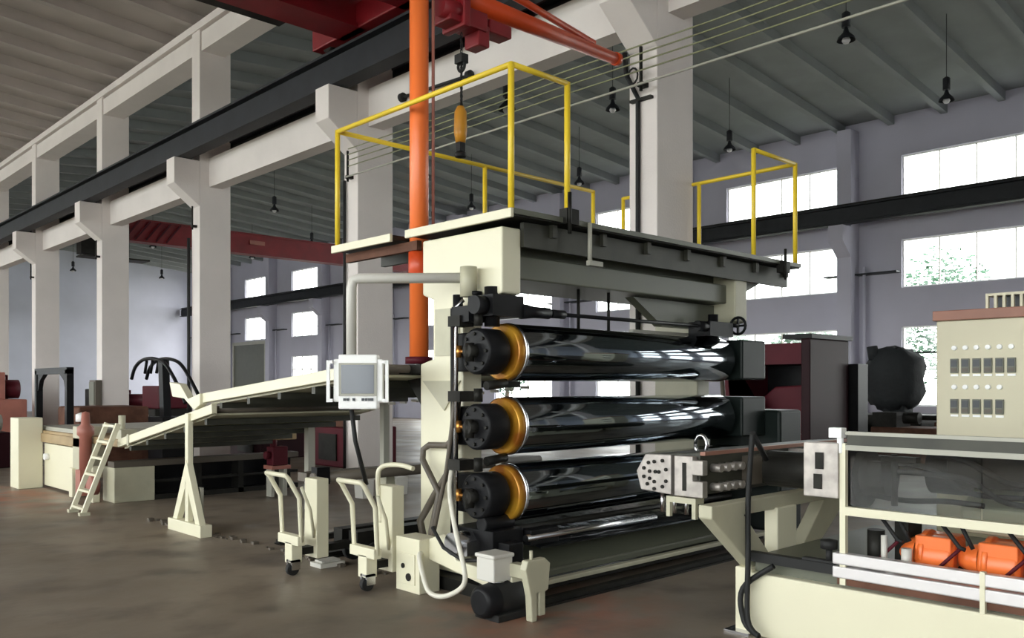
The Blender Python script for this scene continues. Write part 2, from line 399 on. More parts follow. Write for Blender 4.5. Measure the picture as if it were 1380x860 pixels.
# ---------------------------------------------------------------- pillar jib crane
o = thing('pillar_jib_crane', 'bright orange upright pole with a jib arm in shade-darkened orange above the rolls', 'jib crane', (4.6, 6.0, 1.8))
obj('pole', MB().cyl((4.6, 6.0, 1.83), (4.6, 6.0, 5.6), .083, 32), 'orange', o)
obj('sleeve', MB().cyl((4.6, 6.0, 2.5), (4.6, 6.0, 2.78), .092, 32), 'shaded_orange', o)
obj('foot_flange', MB().cyl((4.6, 6.0, 1.79), (4.6, 6.0, 1.85), .12, 24), 'maroon', o)
obj('jib_arm', MB().tube([(4.68, 6.0, 5.12), (7.26, 6.0, 5.13)], [.1, .06], 20), 'shaded_orange', o)
obj('tie_tube', MB().tube([(4.68, 6.0, 5.42), (5.9, 6.0, 5.32), (6.9, 6.0, 5.2)], .035, 12), 'shaded_orange', o)
obj('arm_tip', MB().cyl((7.24, 6.0, 5.13), (7.3, 6.0, 5.13), .07, 20), 'shaded_orange', o)
obj('pole_conduit', MB().cyl((4.70, 5.93, 2.9), (4.70, 5.93, 5.5), .014, 8), 'salmon', o)
h = thing('chain_hoist', 'dark red hoist trolley with a chain and yellow hook block under the jib', 'hoist', (5.08, 6, 4.9))
tr = obj('trolley', MB().box(4.85, 5.3, 5.88, 6.12, 4.83, 5.0).box(4.98, 5.06, 5.84, 6.16, 4.8, 5.25).box(5.2, 5.34, 5.9, 6.1, 4.7, 4.9).box(5.34, 5.62, 5.9, 6.08, 4.86, 4.98), 'red', h, bev=.015)
for y in (5.88, 6.08): obj('wheel', MB().lathe((5.1, y, 5.18), 1, [(0, 0), (0, .06), (.04, .06), (.04, 0)], 14), 'dark', tr)
obj('motor', MB().lathe((4.78, 5.95, 4.94), 0, [(0, 0), (0, .09), (.26, .09), (.26, 0)], 20), 'red', h)
ch = MB()
for i in range(18):
    z = 4.78 - i * .037
    ch.tube([(5.08 + (.012 * cos(a * pi / 4) if i % 2 else 0), 6 + (0 if i % 2 else .012 * cos(a * pi / 4)), z + .024 * sin(a * pi / 4)) for a in range(9)], .005, 5)
obj('chain', ch, 'rubber', h)
obj('hook', MB().tube([(5.08, 6 - .045 * cos(a * pi / 8), 4.5 - .05 * sin(a * pi / 8)) for a in range(-2, 12)], .014, 8).box(5.04, 5.12, 5.95, 6.05, 4.52, 4.6), 'rubber', h)
hb = obj('hook_block', MB().lathe((5.07, 6, 3.8), 2, [(0, 0), (0, .045), (.1, .06), (.28, .055), (.33, .03), (.33, 0)], 16), 'amber', h)
obj('hook_tip', MB().box(5.04, 5.1, 5.97, 6.03, 3.72, 3.8).lathe((5.07, 6, 3.66), 2, [(0, 0), (.01, .05), (.05, .05), (.06, 0)], 12), 'rubber', hb)
obj('load_rope', MB().cyl((5.08, 6, 4.12), (5.08, 6, 4.5), .009, 6), 'rubber', h)

# ---------------------------------------------------------------- roll stand
RS = thing('roll_stand', 'cream three-roll calender stand with dark mirror-finish rolls', 'machine', (4.4, 5.4, 0))
sf = MB().prism([(5.2, .1), (5.75, .1), (5.75, 1.78), (5.58, 1.82), (5.58, 2.3), (5.72, 2.35), (5.72, 2.8), (4.75, 2.8), (4.75, 2.3), (5.2, 2.22)], 0, 4.42, 4.62)
obj('side_frame', sf, 'cream', RS, bev=.015)
obj('side_frame', MB().prism([(5.2, .1), (5.75, .1), (5.75, 2.8), (4.75, 2.8), (4.75, 2.25), (5.2, 2.15)], 0, 7.62, 7.84), 'cream2', RS, bev=.015)
each('frame_patch', [B(4.41, 4.42, 5.24, 5.54, 1.84, 2.22), MB().prism([(5.22, 1.64), (5.7, 1.64), (5.42, 1.4)], 0, 4.405, 4.42)], 'cream2', RS)  # duller cream; the triangle colours in the shadowed gusset
obj('pole_bracket', MB().box(4.42, 4.8, 5.75, 6.16, 1.7, 1.78).prism([(5.75, 1.3), (5.8, 1.3), (6.16, 1.7), (5.75, 1.7)], 0, 4.56, 4.64), 'dark', RS)
obj('top_beam', MB().box(4.62, 7.62, 4.85, 5.6, 2.43, 2.62).box(4.62, 7.62, 5.0, 5.55, 2.62, 2.8), 'green', RS, bev=.012)
obj('haunch', MB().prism([(6.3, 2.42), (7.62, 2.42), (7.62, 2.17), (6.75, 2.17)], 1, 5.0, 5.1), 'green', RS)
RZ = (1.86, 1.29, .77)
for i, z in enumerate(RZ):
    y = 4.9; x0 = 4.62
    r = obj('roll', MB().lathe((0, y, z), 0, [(x0, 0), (x0, .215), (x0 + .01, .222), (7.5, .222), (7.51, .215), (7.51, 0)], 72), 'chrome', RS)
    tag(r, 'mirror-dark %s roll' % ('top', 'middle', 'bottom')[i])
    e = obj('end_ring', MB().lathe((0, y, z), 0, [(4.54, .1), (4.54, .205), (4.55, .218), (4.62, .222), (4.62, .12)], 48), 'ochre', r)
    e['label'] = 'ochre-yellow ring on the roll end'
    obj('rim', MB().lathe((0, y, z), 0, [(4.605, .222), (4.608, .228), (4.63, .228), (4.632, .222)], 48), 'steel', r)
    obj('journal', Cy((4.3, y, z), (4.62, y, z), .09), 'dark', r)
    obj('journal', Cy((7.5, y, z), (7.9, y, z), .09), 'dark', r)
    b = obj('bearing_housing', MB().lathe((0, y, z), 0, [(4.28, 0), (4.28, .155), (4.3, .175), (4.49, .175), (4.49, .1), (4.54, .1)], 32).box(4.36, 4.48, 4.95, 5.22, z - .15, z + .15), 'black', RS, bev=.01)
    for a in range(8): obj('bolt', MB().cyl((4.265, y + .13 * cos(a * pi / 4), z + .13 * sin(a * pi / 4)), (4.285, y + .13 * cos(a * pi / 4), z + .13 * sin(a * pi / 4)), .014, 6), 'dark', b)
    obj('bearing_housing', MB().box(7.6, 8.05, 4.66, 5.19, z - .2, z + .2), 'darkg', RS, bev=.02)
    # rotary joint with brass fitting and pipe
    j = obj('rotary_joint', MB().cyl((4.2, y, z), (4.36, y, z), .05, 16).cyl((4.23, y, z - .08), (4.23, y, z + .06), .035, 12), 'dark', RS)
    obj('brass_fitting', MB().cyl((4.25, y + .15, z - .045), (4.25, y + .15, z + .045), .022, 12).cyl((4.25, y + .02, z), (4.25, y + .16, z), .016, 12), 'brass', j)
    each('valve', [B(4.2, 4.34, 4.98, 5.12, z + .19, z + .27), Cy((4.28, 4.86, z + .19), (4.28, 4.86, z + .29), .035, 10), Cy((4.35, 4.85, z - .26), (4.55, 4.85, z - .24), .035, 10)], 'dark', RS)
obj('drive_gearbox', MB().box(8.05, 8.5, 4.5, 5.35, .1, 1.35), 'darkg', RS, bev=.03)
obj('manifold_pipe', MB().tube([(4.25, 5.08, .35), (4.25, 5.08, 2.2), (4.27, 5.02, 2.25)], .016, 10).tube([(4.28, 5.13, .4), (4.28, 5.13, 2.1)], .014, 10), 'steel', RS)
obj('manifold_pipe', MB().tube([(4.3, 5.18, .35), (4.3, 5.18, 2.2)], .02, 10), 'rubber', RS)
# nip adjusting gear and cross shaft under the top beam
g = obj('adjusting_gear', MB().box(4.3, 4.62, 4.72, 5.0, 2.12, 2.28).lathe((4.2, 4.82, 2.2), 0, [(0, 0), (0, .07), (.12, .07), (.12, 0)], 16).lathe((4.62, 4.75, 2.17), 0, [(0, 0), (0, .06), (.14, .045), (.3, .045), (.3, 0)], 16).cyl((4.42, 4.86, 2.05), (4.42, 4.86, 2.35), .06, 14).box(4.22, 4.4, 4.9, 5.1, 2.08, 2.2).cyl((4.3, 5.12, 2.1), (4.3, 5.12, 2.3), .04, 10).lathe((4.36, 4.98, 2.29), 2, [(0, 0), (0, .05), (.03, .05), (.03, 0)], 12), 'black', RS)
obj('cross_shaft', MB().cyl((4.62, 4.75, 2.17), (7.35, 4.75, 2.17), .017, 10).cyl((4.95, 4.75, 2.17), (5.1, 4.75, 2.17), .035, 12), 'black', RS)
g2 = obj('adjusting_gear', MB().box(7.1, 7.5, 4.7, 4.95, 2.08, 2.22).cyl((6.95, 4.75, 2.17), (7.1, 4.75, 2.17), .05, 12).cyl((7.3, 4.8, 2.0), (7.3, 4.8, 2.3), .05, 12), 'black', RS)
obj('handwheel', MB().tube([(7.62, 4.72 + .085 * cos(a * pi / 8), 2.2 + .085 * sin(a * pi / 8)) for a in range(17)], .014, 8).bar((7.62, 4.64, 2.2), (7.62, 4.8, 2.2), .02, .02).bar((7.62, 4.72, 2.12), (7.62, 4.72, 2.28), .02, .02).cyl((7.5, 4.72, 2.2), (7.63, 4.72, 2.2), .02, 8), 'black', RS)
for x in (5.55, 5.95): obj('guide_rod', MB().cyl((x, 5.0, 2.0), (x, 5.0, 2.43), .014, 8), 'dark', RS)
obj('scraper_bar', MB().box(6.3, 7.45, 5.0, 5.05, 2.06, 2.12), 'grey', RS)
# base: tie beam, sloping tray, floor rail
obj('base_beam', MB().box(4.42, 7.84, 4.56, 5.8, .06, .12), 'dark', RS, bev=.008)
obj('base_lip', MB().box(4.42, 7.84, 4.5, 4.56, .11, .145), 'cream2', RS, bev=.006)
obj('base_apron', MB().box(4.62, 7.62, 4.6, 4.62, .145, .2).prism([(4.58, .15), (4.9, .34), (4.9, .36), (4.56, .16)], 0, 4.66, 7.62), 'green', RS)
obj('drip_tray', MB().prism([(4.62, .36), (5.2, .52), (5.2, .535), (4.62, .375)], 0, 4.7, 7.6), 'film', RS)
obj('lower_tie', MB().box(4.6, 7.65, 5.3, 5.55, .35, .5), 'dark', RS)
obj('cooling_pipe', MB().cyl((4.6, 4.68, .44), (6.2, 4.68, .44), .03, 12), 'steel', RS)
obj('cooling_pipe', MB().cyl((4.6, 4.8, .5), (7.6, 4.8, .5), .025, 10), 'dark', RS)
each('drive_block', [B(4.3, 4.62, 4.72, 5.18, .32, .52), B(4.64, 4.95, 4.66, 4.9, .38, .5), Cy((4.3, 4.85, .56), (4.6, 4.85, .56), .06, 14), B(4.35, 4.5, 4.6, 4.72, .2, .44)], 'black', RS, .01)
# corner post foot, front bracket
obj('foot_block', MB().box(4.05, 4.25, 5.28, 5.58, .0, .42).box(4.04, 4.05, 5.33, 5.53, .06, .3), 'cream', RS, bev=.012)
each('bolt', [Cy((4.03, 5.4, .12), (4.05, 5.4, .12), .03, 10), Cy((4.03, 5.47, .2), (4.05, 5.47, .2), .02, 10)], 'dark', RS)
obj('front_bracket', MB().prism([(5.28, .26), (5.28, .42), (5.1, .48), (4.95, .3), (4.35, .27), (4.35, .12)], 0, 4.14, 4.3), 'cream', RS, bev=.01)
obj('gear_case', MB().cyl((4.12, 4.98, .42), (4.36, 4.98, .42), .085, 20).box(4.16, 4.3, 4.85, 5.05, .34, .44), 'steel', RS)
obj('rail_wheel', MB().box(4.3, 4.6, 4.5, 5.6, .0, .1), 'dark', RS)
# curved hoses on the frame
hz = ((5.66, .3), (5.6, .55), (5.3, 1.0), (5.24, 1.2), (5.16, 1.4))
obj('hose', MB().tube([(4.3, 5.52, .3), (4.32, 5.62, .5), (4.34, 5.46, .72), (4.34, 5.28, .92), (4.33, 5.2, 1.15), (4.33, 5.16, 1.5)], .03, 10), 'hose', RS)
obj('hose', MB().tube([(4.28, 5.43, .28), (4.28, 5.42, .45), (4.3, 5.35, .75), (4.33, 5.6, 1.0), (4.36, 5.63, 1.08), (4.36, 5.55, 1.12), (4.34, 5.3, 1.13), (4.32, 5.18, 1.2)], .026, 10), 'hose', RS)
obj('hose', MB().tube([(4.26, 5.42, .28), (4.26, 5.35, .5), (4.27, 5.22, .95), (4.26, 5.14, 1.3), (4.26, 5.1, 1.6)], .018, 10), 'hose', RS)
obj('hose', MB().tube([(4.2, 5.28, .5), (4.1, 5.18, .52), (4.06, 5.0, .4), (4.08, 4.8, .33), (4.08, 4.6, .36)], .014, 10), 'rubber', RS)
wh = [(4.22, 5.1, .95), (4.12, 5.0, .8), (4.05, 4.85, .55), (4.02, 4.72, .3), (4.02, 4.72, .18), (4.0, 4.82, .1), (3.98, 4.95, .06), (3.98, 5.08, .08), (4.0, 5.18, .2), (4.02, 5.24, .3), (4.08, 5.3, .32)]
def smooth_path(P, n=6):
    P = [Vector(p) for p in P]; out = []
    for i in range(len(P) - 1):
        p0, p1, p2, p3 = P[max(i - 1, 0)], P[i], P[i + 1], P[min(i + 2, len(P) - 1)]
        for j in range(n):
            t = j / n
            out.append(.5 * ((2 * p1) + (p2 - p0) * t + (2 * p0 - 5 * p1 + 4 * p2 - p3) * t * t + (3 * p1 - p0 - 3 * p2 + p3) * t ** 3))
    return out + [P[-1]]
obj('water_hose', MB().tube(smooth_path(wh), .019, 10), 'whose', RS)['label'] = 'white looped hose hanging to the floor'

# motor unit in front of the stand
o = thing('pump_motor', 'black motor with a grey gearbox standing in front of the roll stand', 'motor', (4.12, 4.4, 0))
obj('motor_body', MB().lathe((3.98, 4.4, .13), 0, [(0, 0), (0, .1), (.03, .115), (.25, .115), (.28, .08), (.28, 0)], 24).box(3.95, 4.25, 4.28, 4.52, 0, .05), 'rubber', o, bev=.006)
obj('fan_cover', MB().lathe((3.88, 4.4, .13), 0, [(0, 0), (0, .08), (.02, .11), (.12, .118)], 24), 'black', o)
obj('gearbox', MB().box(3.98, 4.16, 4.36, 4.54, .25, .42).box(3.97, 4.17, 4.35, 4.55, .41, .44), 'paleg', o, bev=.01)
obj('coupling', MB().cyl((4.07, 4.43, .22), (4.07, 4.43, .26), .06, 16), 'steel', o)
o = thing('rail_clamp', 'grey forked steel plate beside the black motor', 'bracket', (4.2, 4.25, 0))
obj('plate', MB().prism([(4.13, .0), (4.18, .0), (4.18, .19), (4.2, .19), (4.2, .03), (4.26, .03), (4.26, .19), (4.29, .2), (4.31, .38), (4.26, .42), (4.09, .42), (4.07, .36), (4.12, .17)], 1, 4.14, 4.2), 'cream2', o, bev=.008)
obj('stub', MB().box(4.13, 4.2, 4.2, 4.36, .28, .37).cyl((4.15, 4.17, .4), (4.15, 4.17, .48), .012, 8), 'cream2', o)

# ---------------------------------------------------------------- working platform on top of the stand
WP = thing('work_platform', 'cream working platform with yellow railings on top of the roll stand', 'platform', (4.4, 5.4, 2.8))
obj('deck', MB().box(4.4, 8.68, 4.62, 5.9, 2.86, 2.9), 'dark', WP)
obj('edge_channel', MB().box(4.37, 4.4, 4.6, 5.9, 2.84, 2.91), 'cream', WP, bev=.005)
obj('deck', MB().box(4.4, 8.68, 6.11, 7.05, 2.86, 2.9), 'dark', WP)
obj('edge_channel', MB().box(4.37, 4.4, 6.11, 7.05, 2.84, 2.91), 'cream', WP, bev=.005)
obj('edge_channel', MB().box(4.4, 8.68, 4.6, 4.62, 2.87, 2.91), 'green', WP)
obj('deck_beam', MB().box(4.75, 8.68, 5.9, 6.11, 2.8, 2.86).box(4.5, 4.55, 5.9, 7.0, 2.76, 2.84), 'brown', WP)
for x in (4.9, 5.5, 6.1, 6.7, 7.3, 7.9, 8.5): obj('joist', B(x, x + .05, 4.68, 7.0, 2.76, 2.86), 'oily', WP)
obj('front_channel', MB().box(4.62, 8.6, 4.72, 4.76, 2.66, 2.85), 'oily', WP)
obj('end_bracket', MB().prism([(7.84, 2.5), (8.6, 2.8), (8.6, 2.84), (7.84, 2.84)], 1, 4.9, 5.0), 'green', WP)
P, Rr = .024, .022
def post(x, y): obj('railing_post', MB().cyl((x, y, 2.9), (x, y, 3.99), P, 12), 'yellow', WP)
for x, y in ((4.41, 4.64), (5.02, 4.64), (4.41, 7.0), (6.26, 7.0), (8.04, 7.0), (7.78, 4.64), (8.62, 4.64), (8.62, 5.86), (8.62, 7.0)): post(x, y)
def railr(p, q): obj('railing_rail', MB().cyl(p, q, Rr, 12), 'yellow', WP)
railr((4.41, 4.64, 3.98), (5.02, 4.64, 3.98)); railr((4.41, 4.64, 3.98), (4.41, 7.0, 3.98)); railr((4.41, 7, 3.98), (8.04, 7, 3.98))
railr((7.78, 4.64, 3.98), (8.62, 4.64, 3.98)); railr((8.62, 4.64, 3.98), (8.62, 7.0, 3.98))
for x, z in ((5.0, 2.98), (8.3, 2.9)):
    obj('railing_clamp', MB().box(x - .07, x + .07, 4.56, 4.64, z - .12, z).cyl((x - .05, 4.55, z - .2), (x - .05, 4.55, z + .12), .015, 8), 'dark', WP)
obj('steel_angle', MB().cyl((5.22, 4.58, 2.58), (5.22, 4.58, 2.9), .018, 8).box(5.2, 5.36, 4.56, 4.6, 2.56, 2.6), 'grey', WP)

# ---------------------------------------------------------------- control panel on its arm (turned towards the operator aisle)
yaw = radians(-43.6); R_ = Vector((cos(yaw), sin(yaw), 0)); F_ = Vector((-sin(yaw), cos(yaw), 0))
CP = thing('operator_console', 'white touch-screen operator panel hanging from a pale pipe arm', 'control panel', (3.98, 5.35, 1.6))
c = Vector((3.72, 5.62, 1.625))
def pbox(mb, u0, u1, z0, z1, d0, d1):
    vs = [c + R_ * u + F_ * d + Vector((0, 0, z)) for u in (u0, u1) for d in (d0, d1) for z in (z0, z1)]
    mb.add(vs, [(0, 1, 3, 2), (4, 6, 7, 5), (0, 4, 5, 1), (2, 3, 7, 6), (0, 2, 6, 4), (1, 5, 7, 3)]); return mb
obj('housing', pbox(pbox(MB(), -.15, .15, -.205, .215, 0, .12), -.19, .19, -.15, .18, .01, .1), 'white', CP, bev=.012)
sc_ = obj('screen_bezel', pbox(MB(), -.145, .145, -.105, .15, -.008, .0), 'grey', CP)
obj('screen', pbox(MB(), -.125, .125, -.085, .135, -.012, -.008), 'screen', sc_)
for s in (-1, 1):
    hm = pbox(MB(), s * .225 - .012, s * .225 + .012, -.15, .17, -.02, .01); a, b_ = sorted((s * .19, s * .22))
    pbox(pbox(hm, a, b_, -.15, -.125, -.02, .01), a, b_, .145, .17, -.02, .01)
    obj('handle', hm, 'white', CP)
for u in (-.1, -.075, -.03, .04, .065, .09, .11):
    obj('button', pbox(MB(), u - .01, u + .01, -.145 + .004, -.12, -.01, 0), 'button', CP)
top = c + Vector((-.0, 0, 0)) - R_ * .06 + F_ * .06
pz = 2.43
hp = [(4.36, 5.04, pz), tuple(top + Vector((0, 0, pz - c.z)) + R_ * .06), tuple(top + Vector((0, 0, pz - c.z - .015)) + R_ * .015), tuple(top + Vector((0, 0, pz - c.z - .07))), tuple(top + Vector((0, 0, .21)))]
obj('arm', MB().tube(hp, .04, 16), 'paleg', CP)
obj('pivot', MB().cyl((4.33, 5.03, pz - .15), (4.33, 5.03, pz + .08), .065, 20), 'cream2', CP)
obj('cable', MB().tube([tuple(top + Vector((0, 0, -.2))), tuple(top + R_ * .03 + Vector((0, 0, -.45))), tuple(top + R_ * .1 + F_ * .1 + Vector((0, 0, -.8)))], .018, 8), 'rubber', CP)

# ---------------------------------------------------------------- die head and extruder
D = thing('sheet_die', 'nickel-plated sheet die with a bolted pointed end plate', 'die', (5.0, 3.6, .85))
obj('end_plate', MB().prism([(3.86, .995), (3.78, 1.12), (3.56, 1.125), (3.56, .85), (3.82, .865)], 0, 4.9, 4.94), 'die', D, bev=.006)
obj('end_plate', MB().prism([(3.52, .85), (3.52, 1.125), (3.37, 1.125), (3.37, 1.1), (3.29, 1.1), (3.29, 1.0), (3.37, 1.0), (3.37, .96), (3.29, .96), (3.29, .85)], 0, 4.88, 4.94), 'die', D, bev=.006)
obj('slot', MB().box(4.875, 4.885, 3.42, 3.45, .89, 1.08), 'dark', D)
bm = MB()
for y, z in [(3.79, 1.02), (3.79, .96), (3.74, 1.0), (3.74, .95), (3.7, 1.07), (3.7, .93), (3.66, 1.0), (3.6, 1.02), (3.6, .94), (3.63, .9), (3.63, 1.08), (3.69, 1.0), (3.75, 1.06), (3.7, .88), (3.76, .91)]:
    bm.cyl((4.89, y, z), (4.905, y, z), .013, 8)
obj('bolts', bm, 'dark', D)['kind'] = 'stuff'
obj('body', MB().prism([(3.84, .99), (3.76, 1.12), (3.35, 1.15), (3.35, .86), (3.8, .87)], 0, 4.94, 7.2), 'oily', D, bev=.006)
obj('rod', MB().box(4.94, 7.2, 3.31, 3.35, 1.13, 1.155), 'redb', D)
for i in range(2):
    z = 1.04 - i * .13
    for j in range(4): obj('bolt_head', MB().cyl((5.08 + j * .09, 3.27, z), (5.08 + j * .09, 3.36, z), .028, 10), 'die', D)
obj('end_bracket', MB().box(6.1, 6.16, 3.22, 3.34, .88, 1.12), 'die', D)
for i in range(10): obj('heater_box', MB().box(5.46 + i * .17, 5.6 + i * .17, 3.27, 3.35, .9, 1.1), 'oily' if i % 2 else 'hose', D)
obj('lip_rod', MB().box(4.9, 5.0, 3.36, 3.6, .8, .84).box(4.9, 4.93, 3.36, 3.39, .7, .8).box(4.9, 4.93, 3.57, 3.6, .7, .8), 'cream2', D)
for q in range(3): obj('lip_screw', MB().cyl((4.94, 3.46 + q * .1, .72), (4.94, 3.46 + q * .1, .86), .016, 8), 'steel', D)
obj('lifting_eye', MB().tube([(5.35, 3.62 + .05 * cos(a * pi / 6), 1.17 + .07 * sin(a * pi / 6)) for a in range(13)], .014, 8), 'steel', D)
obj('feed_block', MB().box(5.9, 6.5, 2.75, 3.27, .92, 1.08), 'dark', D, bev=.01)

EX = thing('extruder', 'cream-based extruder with steel rails behind smoked guard panels', 'machine', (5.3, 1.5, 0))
obj('base', MB().box(4.95, 6.9, -1.6, 2.98, 0, .4), 'cream', EX, bev=.012)
obj('end_leg', MB().box(4.97, 5.2, 2.98, 3.1, .0, .42), 'cream', EX, bev=.008)
obj('foot_pad', MB().box(4.9, 5.1, 2.96, 3.14, 0, .015), 'steel', EX)
obj('deck_plate', MB().box(5.02, 6.8, -1.6, 2.98, .4, .5), 'green', EX)
obj('trestle', MB().prism([(4.55, .86), (4.55, .78), (5.02, .42), (5.3, .42), (4.92, .77), (6.0, .77), (5.62, .42), (5.86, .42), (6.45, .8), (6.45, .86)], 1, 3.0, 3.1), 'cream2', EX, bev=.008)
obj('trestle_post', MB().box(5.3, 5.56, 2.98, 3.08, .42, .78), 'cream', EX, bev=.008)
obj('flange_plate', MB().box(4.93, 4.98, 2.38, 2.6, .93, 1.26), 'die', EX, bev=.006)
obj('flange_slot', MB().box(4.92, 4.93, 2.47, 2.52, 1.1, 1.2).box(4.92, 4.93, 2.48, 2.53, .98, 1.07), 'dark', EX)
obj('pressure_sensor', MB().box(4.93, 5.0, 2.36, 2.44, 1.29, 1.35).cyl((4.96, 2.38, 1.2), (4.96, 2.38, 1.3), .02, 8), 'white', EX, bev=.004)
obj('adapter', MB().cyl((5.25, 3.0, 1.05), (5.25, 2.2, 1.05), .12, 24).lathe((5.25, 2.35, 1.05), 1, [(0, 0), (0, .2), (.1, .2), (.1, 0)], 24), 'dark', EX)
gp = obj('guard_post', MB().box(4.95, 4.985, 2.345, 2.38, .42, 1.26), 'cream', EX); obj('guard_post', MB().box(4.93, 4.96, 1.58, 1.605, .4, .62), 'cream', EX)
for z, h, m_ in ((1.235, .03, 'grey'), (.86, .05, 'cream'), (1.32, .02, 'grey')): obj('guard_rail', MB().box(4.95, 4.99, -1.6, 2.345, z - h / 2, z + h / 2), m_, EX)
obj('guard_header', MB().box(4.96, 4.97, -1.6, 2.34, 1.25, 1.31), 'oily', EX)
for i in range(5): obj('guard_panel', MB().box(4.965, 4.97, 2.33 - (i + 1) * .72, 2.33 - i * .72 - .008, .89, 1.22), 'smoke', EX)
for z in (.575, .495): obj('steel_rail', MB().box(4.935, 5.0, -1.6, 2.42, z - .034, z + .034), 'stainless', EX, bev=.008)
obj('rail_seat', MB().box(4.96, 5.1, -1.6, 2.4, .42, .46), 'brown', EX)
obj('lever_knob', MB().lathe((4.98, 2.46, .62), 2, [(0, 0), (0, .05), (.05, .05), (.06, 0)], 16).cyl((4.98, 2.46, .54), (4.98, 2.46, .62), .02, 8).box(4.95, 5.0, 2.4, 2.62, .535, .55), 'rubber', EX)
obj('front_channel', MB().box(4.96, 5.02, 2.42, 3.0, .47, .53), 'rubber', EX)
obj('barrel', MB().cyl((5.9, 2.2, 1.05), (5.9, -1.5, 1.05), .15, 28), 'dark', EX)
for i in range(8): obj('heater_band', MB().lathe((5.9, 1.75 - i * .42, 1.05), 1, [(0, .15), (0, .19), (-.3, .19), (-.3, .15)], 28), 'darkg' if i % 2 else 'oily', EX)
obj('barrel_cover', MB().prism([(5.35, .75), (5.35, .9), (5.6, 1.0), (6.3, 1.0), (6.3, .75)], 1, -1.5, 1.85), 'cream2', EX, bev=.02)
for i, (y0, y1, z0, z1) in enumerate(((2.2, 1.5, 1.15, .98), (2.25, 1.7, .95, .92), (2.1, 1.2, 1.1, .94), (1.9, 1.4, 1.2, 1.05))):
    obj('cable', MB().tube(smooth_path([(5.1, y0, z0), (5.15, (y0 + y1) / 2 + .1, z0 - .02), (5.2, (y0 + y1) / 2 - .1, z1 + .02), (5.3, y1, z1)]), .016, 8), 'rubber', EX)
each('valve', [B(5.2, 5.4, 2.08, 2.16, .5, .8), Cy((5.15, 2.25, .5), (5.15, 2.25, .74), .05, 12), B(5.1, 5.3, 2.2, 2.28, 1.0, 1.15), Cy((5.1, 2.12, .9), (5.1, 2.12, 1.2), .02, 8), B(5.05, 5.12, 1.98, 2.18, 1.16, 1.19), B(5.3, 5.6, 1.5, 1.9, 1.02, 1.2)], 'dark', EX)
each('steel_valve', [Cy((5.1, 2.18, .5), (5.1, 2.18, .72), .018, 10), Cy((5.1, 2.05, .52), (5.1, 2.05, .66), .03, 10)], 'paleg', EX)
obj('drop_cable', MB().tube(smooth_path([(4.9, 2.93, 1.3), (4.9, 2.96, .9), (4.88, 2.95, .5), (4.86, 2.94, .12), (4.84, 2.85, .04), (4.87, 2.97, .1), (4.9, 3.0, .3), (4.93, 2.8, .47)]), .018, 8).tube([(4.9, 2.93, 1.3), (5.1, 2.95, 1.12)], .018, 8), 'rubber', EX)
obj('gearbox', MB().box(5.3, 6.6, -3.2, -1.7, 0, 1.5), 'cream', EX, bev=.03)
# orange barrel blowers
def blower(y):
    o = thing('barrel_blower', '', 'blower', (5.3, y, .6), 'orange blowers under the extruder barrel')
    obj('fan_case', MB().lathe((5.28, y, .605), 1, [(0, 0), (0, .11), (-.02, .135), (-.2, .135), (-.22, .11), (-.21, 0)], 28).box(5.16, 5.4, y - .21, y - .01, .6, .735), 'orange', o, bev=.01)
    obj('flange', MB().lathe((5.28, y - .01, .62), 1, [(-.02, .12), (-.02, .138), (-.05, .138), (-.05, .12)], 28), 'orange', o)
    obj('nozzle', MB().lathe((5.26, y, .62), 1, [(0, .095), (.06, .08), (.11, .05), (.12, 0)], 20), 'orange', o)
    obj('motor', MB().lathe((5.26, y + .04, .53), 1, [(0, 0), (0, .04), (.08, .04), (.08, 0)], 14), 'black', o)
    obj('feed_hose', MB().tube([(5.12, y + .18, .84), (5.12, y + .07, .7), (5.12, y + .04, .69)], .012, 8).tube([(5.12, y + .07, .84), (5.12, y + .0, .7)], .012, 8), 'rubber', o)
    obj('clamp_rod', MB().tube([(5.12, y + .06, .7), (5.12, y + .22, .53)], .01, 8), 'maroon', o)
    return o
for i in range(4):
    b = blower(2.04 - i * .34); b['label'] = ('orange barrel blower nearest the die', 'orange barrel blower in the middle of the opening', 'orange barrel blower cut by the right edge of the photo', 'orange barrel blower just outside the right edge')[i]

# ---------------------------------------------------------------- electric cabinet
CB = thing('electric_cabinet', 'beige control cabinet with two rows of lamps and meters', 'cabinet', (7.5, 2.0, 0))
obj('body', MB().box(7.3, 7.85, .9, 2.7, 0, 2.12), 'beige', CB, bev=.01)
obj('top_lip', MB().box(7.27, 7.87, .88, 2.72, 2.12, 2.2), 'redb', CB, bev=.006)
obj('vent_cap', B(7.35, 7.8, 1.0, 2.35, 2.3, 2.32), 'beige', CB)
for i in range(22): obj('vent_slat', B(7.35, 7.38, 2.33 - i * .06, 2.35 - i * .06, 2.2, 2.3), 'beige', CB)
obj('vent_box', B(7.45, 7.75, 1.05, 2.3, 2.2, 2.3), 'button', CB)
import itertools
for row, (zl, zm, n) in enumerate(((1.9, 1.76, 6), (1.59, 1.44, 5))):
    for i in range(n):
        y = 2.56 - i * .082
        obj('pilot_lamp', MB().lathe((7.275, y, zl), 0, [(0, 0), (.002, .018), (.025, .02)], 14), 'white', CB)
        m = obj('meter', MB().box(7.285, 7.3, y - .03, y + .03, zm - .06, zm + .055), 'green', CB, bev=.003)
        obj('meter_window', MB().box(7.28, 7.285, y - .022, y + .022, zm - .01, zm + .045), 'button', m)
        obj('meter_key', MB().box(7.28, 7.285, y - .022, y + .022, zm - .05, zm - .02), 'hose', m)
        obj('name_strip', MB().box(7.293, 7.3, y - .028, y + .028, zm - .085, zm - .068), 'white', CB)

